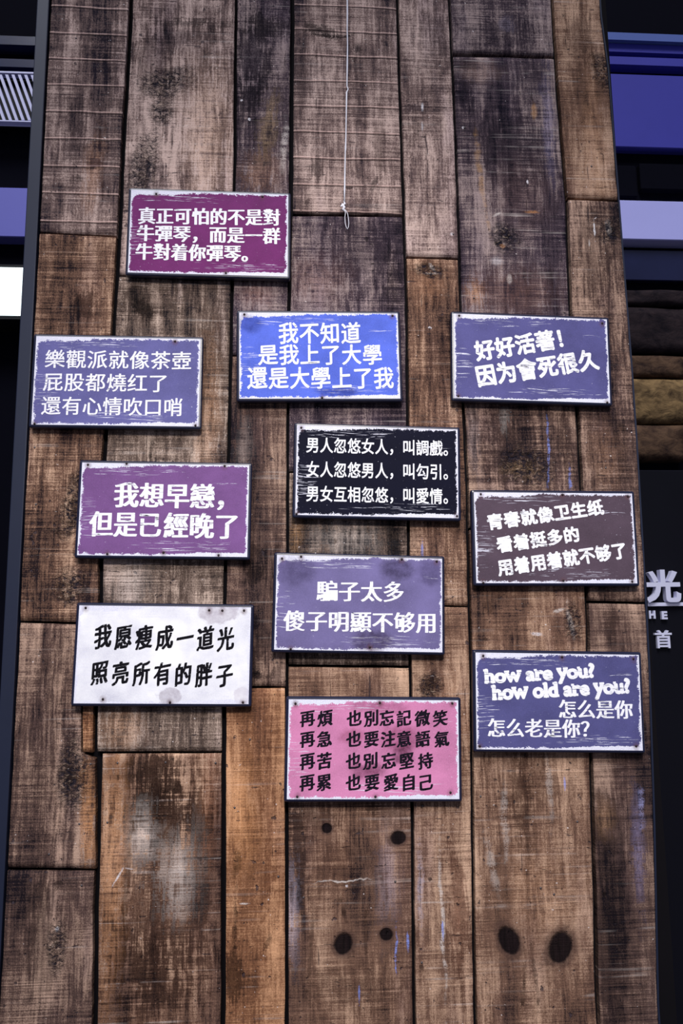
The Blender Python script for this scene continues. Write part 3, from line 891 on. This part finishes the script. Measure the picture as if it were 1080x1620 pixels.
def nail_mesh():
    bm = bmesh.new()
    bmesh.ops.create_uvsphere(bm, u_segments=10, v_segments=6, radius=.0026)
    for v in bm.verts:
        v.co = Vector((v.co.x, v.co.y * .55, v.co.z))
    me = bpy.data.meshes.new('nail'); bm.to_mesh(me); bm.free()
    smooth(me)
    me.materials.append(nail_mat)
    return me
nail_me = nail_mesh()

def slabs(ch, seg):
    """square serifs for the slab-faced English words"""
    out = []
    a, b = seg[:, 0].min(), seg[:, 0].max()
    hi = seg[:, 1].max()
    xh, th = .55, .085
    if ch == 'h':
        out += [(a - .08, a + .17, -.04, th), (b - .17, b + .08, -.04, th), (a - .10, a + .06, hi - th, hi + .03)]
    elif ch == 'r':
        out += [(a - .08, a + .23, -.04, th), (a - .10, a + .05, xh - th, xh + .03)]
    elif ch in 'wy':
        out += [(a - .07, a + .18, xh - th, xh + .03), (b - .18, b + .07, xh - th, xh + .03)]
    elif ch == 'u':
        out += [(a - .09, a + .06, xh - th, xh + .03), (b - .05, b + .10, -.04, th)]
    elif ch == 'l':
        out += [(a - .09, b + .09, -.04, th), (a - .10, b, hi - th, hi + .03)]
    elif ch == 'd':
        out += [(b - .05, b + .10, -.04, th), (b - .20, b, hi - th, hi + .03)]
    return out

def add_print(name, V, Fc, mat, root):
    if not V:
        return
    me = bpy.data.meshes.new(name)
    me.from_pydata([(x, -.0007 + y, z) for x, z, y in V], [], Fc)
    me.update()
    link(name, me, mat, root)

def sign(name, label, crop, pose, rgb, lines, nails, lettermat, stains=(), group=None):
    ox, oy, sc = crop
    cx, cz, a = pose
    root = link(name, None)
    root.location = (cx, D, CAM_H + cz)
    root.rotation_euler = (0, -a, 0)
    tag(root, label, 'sign', group)
    ca, sa = math.cos(a), math.sin(a)
    def loc(u, v):
        p = at(ox + u * sc, oy + v * sc, D)
        dx, dz = p.x - cx, p.z - CAM_H - cz
        return dx * ca + dz * sa, -dx * sa + dz * ca
    b = link('board', board_me if board_me.materials else board_me, None, root)
    if not board_me.materials:
        board_me.materials.append(board_edge)
    n, co, sv, col, fine, rag = sign_paint('face_' + name + '_%d' % len(bpy.data.materials), rgb, 0)
    for (u, v, ru, rv, crgb, st, mode) in stains:
        x, z = loc(u, v)
        wob = n.vmath('ADD', co, n.vmath('MULTIPLY', n.vmath('SUBTRACT', n.noise(sv, (45, 45, 45), 4, .65, color=True), (.5, .5, .5)), (.03, 0, .03)))
        e = n.ellipse(wob, x, z, ru * sc * M_PX, rv * sc * M_PX, 0, .8 if mode == MUL else .25)
        e = n.math('MULTIPLY', e, n.remap(rag, .3, .62, .35, 1.0))
        col = n.mix(n.math('MULTIPLY', e, st), col, srgb(*crgb), mode)
    for (u, v) in nails:          # rust around the nail heads
        x, z = loc(u, v)
        e = n.ellipse(co, x, z - .001, .006, .007, 0, 1.6)
        col = n.mix(n.math('MULTIPLY', e, n.remap(rag, .35, .6, .2, .75)), col, srgb(96, 66, 70))
    m = n.finish(col, .7, n.bump(fine, .25, .0006), .12)
    link('printed_face', face_me0.copy(), m, root)
    for (text, style, x0, y0, x1, y1, hpx, *rest) in lines:
        opt = rest[0] if rest else {}
        pa, pb = loc(x0, y0), loc(x1, y1)
        ang = math.atan2(pb[1] - pa[1], pb[0] - pa[0])
        h = (loc(x0, y0 - hpx / 2)[1] - loc(x0, y0 + hpx / 2)[1]) / .90
        if opt.get('latin'):
            full = glyph(text, 0.0)[0]
            mn, mx_ = full.min(0), full.max(0)
            length = math.hypot(pb[0] - pa[0], pb[1] - pa[1])
            hh_ = glyph('h', 0.0)[0][:, 1].max()
            s = h * .9 / (hh_ + .06)
            kx = length / (mx_[0] - mn[0])
            cs, sn = math.cos(ang), math.sin(ang)
            for i, ch in enumerate(text):
                if ch == ' ':
                    continue
                gvv, gf = glyph(ch, 0.0)
                pen = glyph(text[:i + 1], 0.0)[0][:, 0].max() - gvv[:, 0].max()
                gvv = gvv + np.array([pen, 0.0])
                V, Fc = [], []
                parts = [([tuple(q) for q in gvv], gf, ring(.058, 1.0, .95))]
                for (bx0, bx1, by0, by1) in slabs(ch, gvv):
                    parts.append(([(bx0, by0), (bx1, by0), (bx1, by1), (bx0, by1)], [(0, 1, 2, 3)], [(0, 0)]))
                lev = 0
                for pv, pf, shifts in parts:
                    for (dx, dy) in shifts:
                        b0 = len(V)
                        for q in pv:
                            a2 = (q[0] + dx - mn[0]) * kx
                            b2 = (q[1] + dy + .03) * s
                            V.append((pa[0] + a2 * cs - b2 * sn, pa[1] + a2 * sn + b2 * cs, -lev * .00002))
                        Fc += [tuple(b0 + a for a in f) for f in pf]
                        lev += 1
                add_print('character', V, Fc, lettermat, root)
        else:
            nchar = len(text)
            cells = []
            if 'xs' in opt:
                w = opt['w'] * sc * M_PX * .99
                chars = text
                for xx in opt['xs']:
                    q = loc(xx, y0)
                    cells.append((q[0], q[1], w, h, 0))
            else:
                length = math.hypot(pb[0] - pa[0], pb[1] - pa[1])
                w = length / nchar
                for i in range(nchar):
                    t = (i + .5) / nchar
                    cells.append((pa[0] + (pb[0] - pa[0]) * t, pa[1] + (pb[1] - pa[1]) * t, w * opt.get('wf', 1.0), h, ang))
            for ch, cell in zip(text, cells):
                V, Fc = letters(ch, [cell], style, 0)
                add_print('character', V, Fc, lettermat, root)
    for (u, v) in nails:
        x, z = loc(u, v)
        nl = link('nail', nail_me, None, root)
        nl.location = (x, -.0008, z)
    return root

POSE = [(-0.17949, 0.93361, -0.00894), (-0.37572, 0.5788, -0.0068), (0.07144, 0.64347, 0.00895), (0.5578, 0.64258, -0.02483),
        (0.19787, 0.37631, -0.02246), (-0.26615, 0.29134, -0.01533), (0.59081, 0.22773, -0.00849), (0.15322, 0.08612, -0.02849),
        (-0.26084, -0.01733, -0.01997), (0.57965, -0.12643, -0.02631), (0.1791, -0.21789, -0.02166)]

GRP = 'slogan signs nailed to the plank wall'
sign('wall_sign', 'maroon sign with three lines of chunky white Chinese characters, topmost on the planks', (190, 290, .25926), POSE[0], (106, 42, 98),
     [('真正可怕的不是對', 'song_heavy', 108, 200, 978, 212, 100), ('牛彈琴，而是一群', 'song_heavy', 100, 305, 978, 325, 98), ('牛對着你彈琴。', 'song_heavy', 92, 418, 845, 434, 100)],
     [(220, 65), (868, 82), (645, 548)], white_letter_clean, group=GRP)
sign('wall_sign', 'slate violet sign with three left-aligned lines of thin white Chinese characters', (40, 520, .26852), POSE[1], (94, 92, 144),
     [('樂觀派就像茶壺', 'song_light', 112, 180, 982, 192, 105), ('屁股都燒红了', 'song_light', 102, 315, 845, 325, 105), ('還有心情吹口哨', 'song_light', 92, 455, 930, 466, 105)],
     [(882, 75), (55, 560), (1002, 570)], white_letter_clean, group=GRP)
sign('wall_sign', 'bright blue sign with three centred lines of white Chinese characters', (360, 480, .26852), POSE[2], (84, 104, 204),
     [('我不知道', 'kai', 296, 178, 786, 178, 122), ('是我上了大學', 'kai', 176, 305, 912, 305, 116), ('還是大學上了我', 'kai', 112, 442, 980, 442, 124)],
     [(98, 65), (970, 73), (556, 555)], white_letter_clean,
     [(110, 120, 90, 50, (150, 150, 170), .8, MUL), (650, 525, 120, 30, (120, 120, 150), .8, MUL)], group=GRP)
sign('wall_sign', 'slate violet sign with two slanting lines of heavy white Chinese characters and exclamation mark', (700, 480, .25926), POSE[3], (82, 80, 130),
     [('好好活著！', 'sans_heavy', 195, 297, 806, 203, 118), ('因为會死很久', 'sans_heavy', 200, 452, 948, 342, 124)],
     [(100, 75), (972, 122), (95, 565), (1003, 605)], white_letter, group=GRP)
sign('wall_sign', 'black sign with three lines of white Chinese characters', (450, 660, .26852), POSE[4], (8, 9, 30),
     [('男人忽悠女人，叫調戲。', 'sans_bold', 125, 165, 1012, 188, 88), ('女人忽悠男人，叫勾引。', 'sans_bold', 125, 308, 1012, 327, 90), ('男女互相忽悠，叫愛情。', 'sans_bold', 125, 452, 1012, 470, 90)],
     [(98, 62), (70, 570), (1015, 583)], white_letter_clean, group=GRP)
sign('wall_sign', 'mauve purple sign with two lines of large white Chinese characters', (110, 720, .27778), POSE[5], (114, 78, 130),
     [('我想早戀，', 'song_heavy', 252, 228, 970, 243, 140), ('但是已', 'song_heavy', 112, 393, 525, 402, 142), ('經晚了', 'song_heavy', 535, 402, 968, 410, 142)],
     [(105, 55), (325, 48), (883, 62), (215, 563), (535, 555), (848, 570)], white_letter, group=GRP)
sign('wall_sign', 'dull brown sign with three slanting lines of heavy white Chinese characters', (735, 765, .25926), POSE[6], (80, 66, 78),
     [('青春就像卫生纸', 'sans_heavy', 133, 242, 845, 143, 92), ('看着挺多的', 'sans_heavy', 192, 380, 700, 308, 92), ('用着用着就不够了', 'sans_heavy', 198, 520, 990, 406, 96)],
     [(97, 65), (595, 68), (993, 78), (112, 606), (600, 592), (1020, 598)], white_letter, group=GRP)
sign('wall_sign', 'stained grey violet sign with two lines of large white Chinese characters', (420, 865, .27315), POSE[7], (108, 100, 144),
     [('騙子太多', 'song', 292, 258, 804, 264, 116), ('傻子明顯不够用', 'song', 102, 430, 994, 444, 118)],
     [(95, 68), (205, 57), (788, 73), (990, 85), (145, 592), (603, 582)], white_letter_clean,
     [(760, 130, 95, 60, (96, 84, 100), .75, MUL), (950, 150, 70, 70, (140, 130, 150), .6, MUL), (620, 545, 110, 60, (110, 92, 104), .8, MUL), (170, 140, 110, 70, (130, 122, 140), .55, MUL)], group=GRP)
sign('wall_sign', 'white sign with two lines of black brush-style Chinese characters', (110, 945, .27778), POSE[8], (226, 226, 244),
     [('我愿瘦成一道光', 'brush', 132, 224, 946, 240, 130, dict(wf=.86)), ('照亮所有的胖子', 'brush', 111, 430, 941, 447, 128, dict(wf=.84))],
     [(92, 60), (795, 73), (870, 75), (993, 75), (190, 580), (572, 598), (987, 598)], black_letter,
     [(850, 85, 110, 62, (178, 170, 182), .85, MIX), (568, 560, 62, 46, (168, 160, 172), .75, MIX), (980, 570, 40, 60, (200, 192, 204), .6, MIX)], group=GRP)
sign('wall_sign', 'slate blue sign reading how are you in English with Chinese lines below', (735, 1020, .26852), POSE[9], (78, 77, 124),
     [('how are you?', 'sans_heavy', 125, 228, 762, 192, 84, dict(latin=True, off=.034)), ('how old are you?', 'sans_heavy', 170, 326, 972, 284, 88, dict(latin=True, off=.034)),
      ('怎么是你', 'song', 548, 380, 990, 385, 108), ('怎么老是你？', 'song', 130, 490, 790, 498, 108)],
     [(108, 65), (572, 72), (992, 83), (87, 598), (1008, 597)], white_letter, group=GRP)
sign('wall_sign', 'pink sign with four lines of black brush-style Chinese characters', (440, 1095, .27778), POSE[10], (196, 124, 164),
     [('再煩也別忘記微笑', 'brush', 100, 150, 960, 150, 88, dict(w=86, xs=[166, 266, 433, 530, 618, 715, 820, 922])),
      ('再急也要注意語氣', 'brush', 100, 268, 960, 268, 88, dict(w=86, xs=[166, 263, 430, 530, 625, 715, 822, 930])),
      ('再苦也別忘堅持', 'brush', 100, 393, 960, 393, 90, dict(w=86, xs=[166, 262, 428, 525, 628, 730, 838])),
      ('再累也要愛自己', 'brush', 100, 515, 960, 515, 90, dict(w=86, xs=[165, 260, 428, 533, 642, 742, 838]))],
     [(98, 65), (578, 60), (990, 63), (108, 595), (553, 595), (980, 572)], black_letter_clean,
     [(700, 260, 110, 70, (150, 100, 120), .7, MUL), (705, 360, 60, 50, (90, 60, 80), .8, MUL), (510, 445, 90, 40, (110, 70, 90), .75, MUL), (420, 250, 70, 40, (170, 120, 130), .5, MUL), (580, 90, 160, 30, (150, 110, 130), .5, MUL)], group=GRP)

# ---------------------------------------------------------------- shop sign beyond the right edge
YS = 3.2
sroot = link('shop_sign', None)
sa_, sb_ = at(900, 740, YS), at(1400, 1700, YS)
sroot.location = ((sa_.x + sb_.x) / 2, YS + .06, 0.0)
tag(sroot, 'black shop signboard with raised white letters behind the plank wall', 'sign')
sbd = link('board', box_mesh(sa_.x - sroot.location.x, sb_.x - sroot.location.x, -.02, .06, .02, sa_.z, .004, 1), plain('black_signboard', srgb(10, 10, 20), .6, .15, 0, .2, 5), sroot)
raised_white = plain('raised_white_letter', srgb(226, 226, 250), .5, .4, 0, .05, 20)
def raised(chars, x0, x1, yc, hpx, off, depth, latin=False):
    a, b = at(x0, yc, YS), at(x1, yc, YS)
    h = at(x0, yc - hpx / 2, YS).z - at(x0, yc + hpx / 2, YS).z
    if latin:
        gvv, gf = glyph(chars, off)
        mn, mx_ = gvv.min(0), gvv.max(0)
        V = [(a.x + (q[0] - mn[0]) / (mx_[0] - mn[0]) * (b.x - a.x), a.z - h / 2 + (q[1] - mn[1]) / (mx_[1] - mn[1]) * h) for q in gvv]
    else:
        gvv, gf = glyph(chars, off)
        g = (gvv - EMC) / EM
        V = [((a.x + b.x) / 2 + q[0] * (b.x - a.x) * 1.05, a.z + q[1] * h * 1.08) for q in g]
    bm = bmesh.new()
    bv = [bm.verts.new((x - sroot.location.x, -.02 - depth, z)) for x, z in V]
    for f in gf:
        try:
            bm.faces.new([bv[i] for i in f])
        except ValueError:
            pass
    r_ = bmesh.ops.extrude_face_region(bm, geom=bm.faces[:])
    for v in r_['geom']:
        if isinstance(v, bmesh.types.BMVert):
            v.co.y += depth
    bmesh.ops.recalc_face_normals(bm, faces=bm.faces[:])
    me = bpy.data.meshes.new('letter'); bm.to_mesh(me); bm.free()
    return link('letter', me, raised_white, sroot)
raised('光', 1024, 1078, 928, 50, .03, .03)
raised('H', 1031, 1041, 972, 13, .05, .015, True)
raised('E', 1051, 1060, 973, 13, .05, .015, True)
raised('首', 1040, 1068, 1012, 28, .02, .015)
ua, ub = at(1021, 953, YS), at(1110, 958, YS)
link('bar', box_mesh(ua.x - sroot.location.x, ub.x - sroot.location.x, -.035, -.019, ub.z, ua.z, .001, 1), raised_white, sroot)

bpy.data.objects.remove(tob)

# ---------------------------------------------------------------- hanging string
ys = WALLY - .012
sp = [(549, -60), (549.3, 20), (549.0, 48), (549.6, 70), (549.2, 100), (548.6, 136), (550.6, 141), (548.2, 146), (547.6, 180), (547, 215), (546.4, 236), (546.0, 240), (545.6, 262), (545.0, 300), (544.6, 322)]
pts = [at(a, b, ys) for a, b in sp]
pts[0].z = ZTOP - .02
string_mat = plain('white_string', srgb(240, 240, 250), .8, .2, 0, .06, 300)
stb = tube_mesh(pts, [.0014 + .0005 * (i % 3 == 1) for i in range(len(pts))], 8)
root = link('hanging_string', None)
root.location = pts[-1]
def rel(me):
    for v in me.vertices:
        v.co -= root.location
    return me
tag(root, 'thin white string hanging down the planks with knotted end loop', 'string')
link('cord', rel(stb), string_mat, root)
kn = [at(a, b, ys - .001) for a, b in [(543.5, 318), (545.5, 322), (541, 326), (538.5, 327), (541, 323), (544.5, 328), (542.5, 331), (544.5, 334)]]
link('knot', rel(tube_mesh(kn, [.0014, .0028, .0024, .0012, .0026, .0034, .0030, .0012], 8)), string_mat, root)
lp = [at(a, b, ys - .001) for a, b in [(543.5, 331), (547, 333), (549.6, 338), (551, 346), (551.6, 353), (551, 359), (549.4, 362.5), (547.6, 359.5), (545.8, 353), (545.4, 344), (546.2, 336), (545, 331)]]
link('loop', rel(tube_mesh(lp, .0008, 6)), string_mat, root)
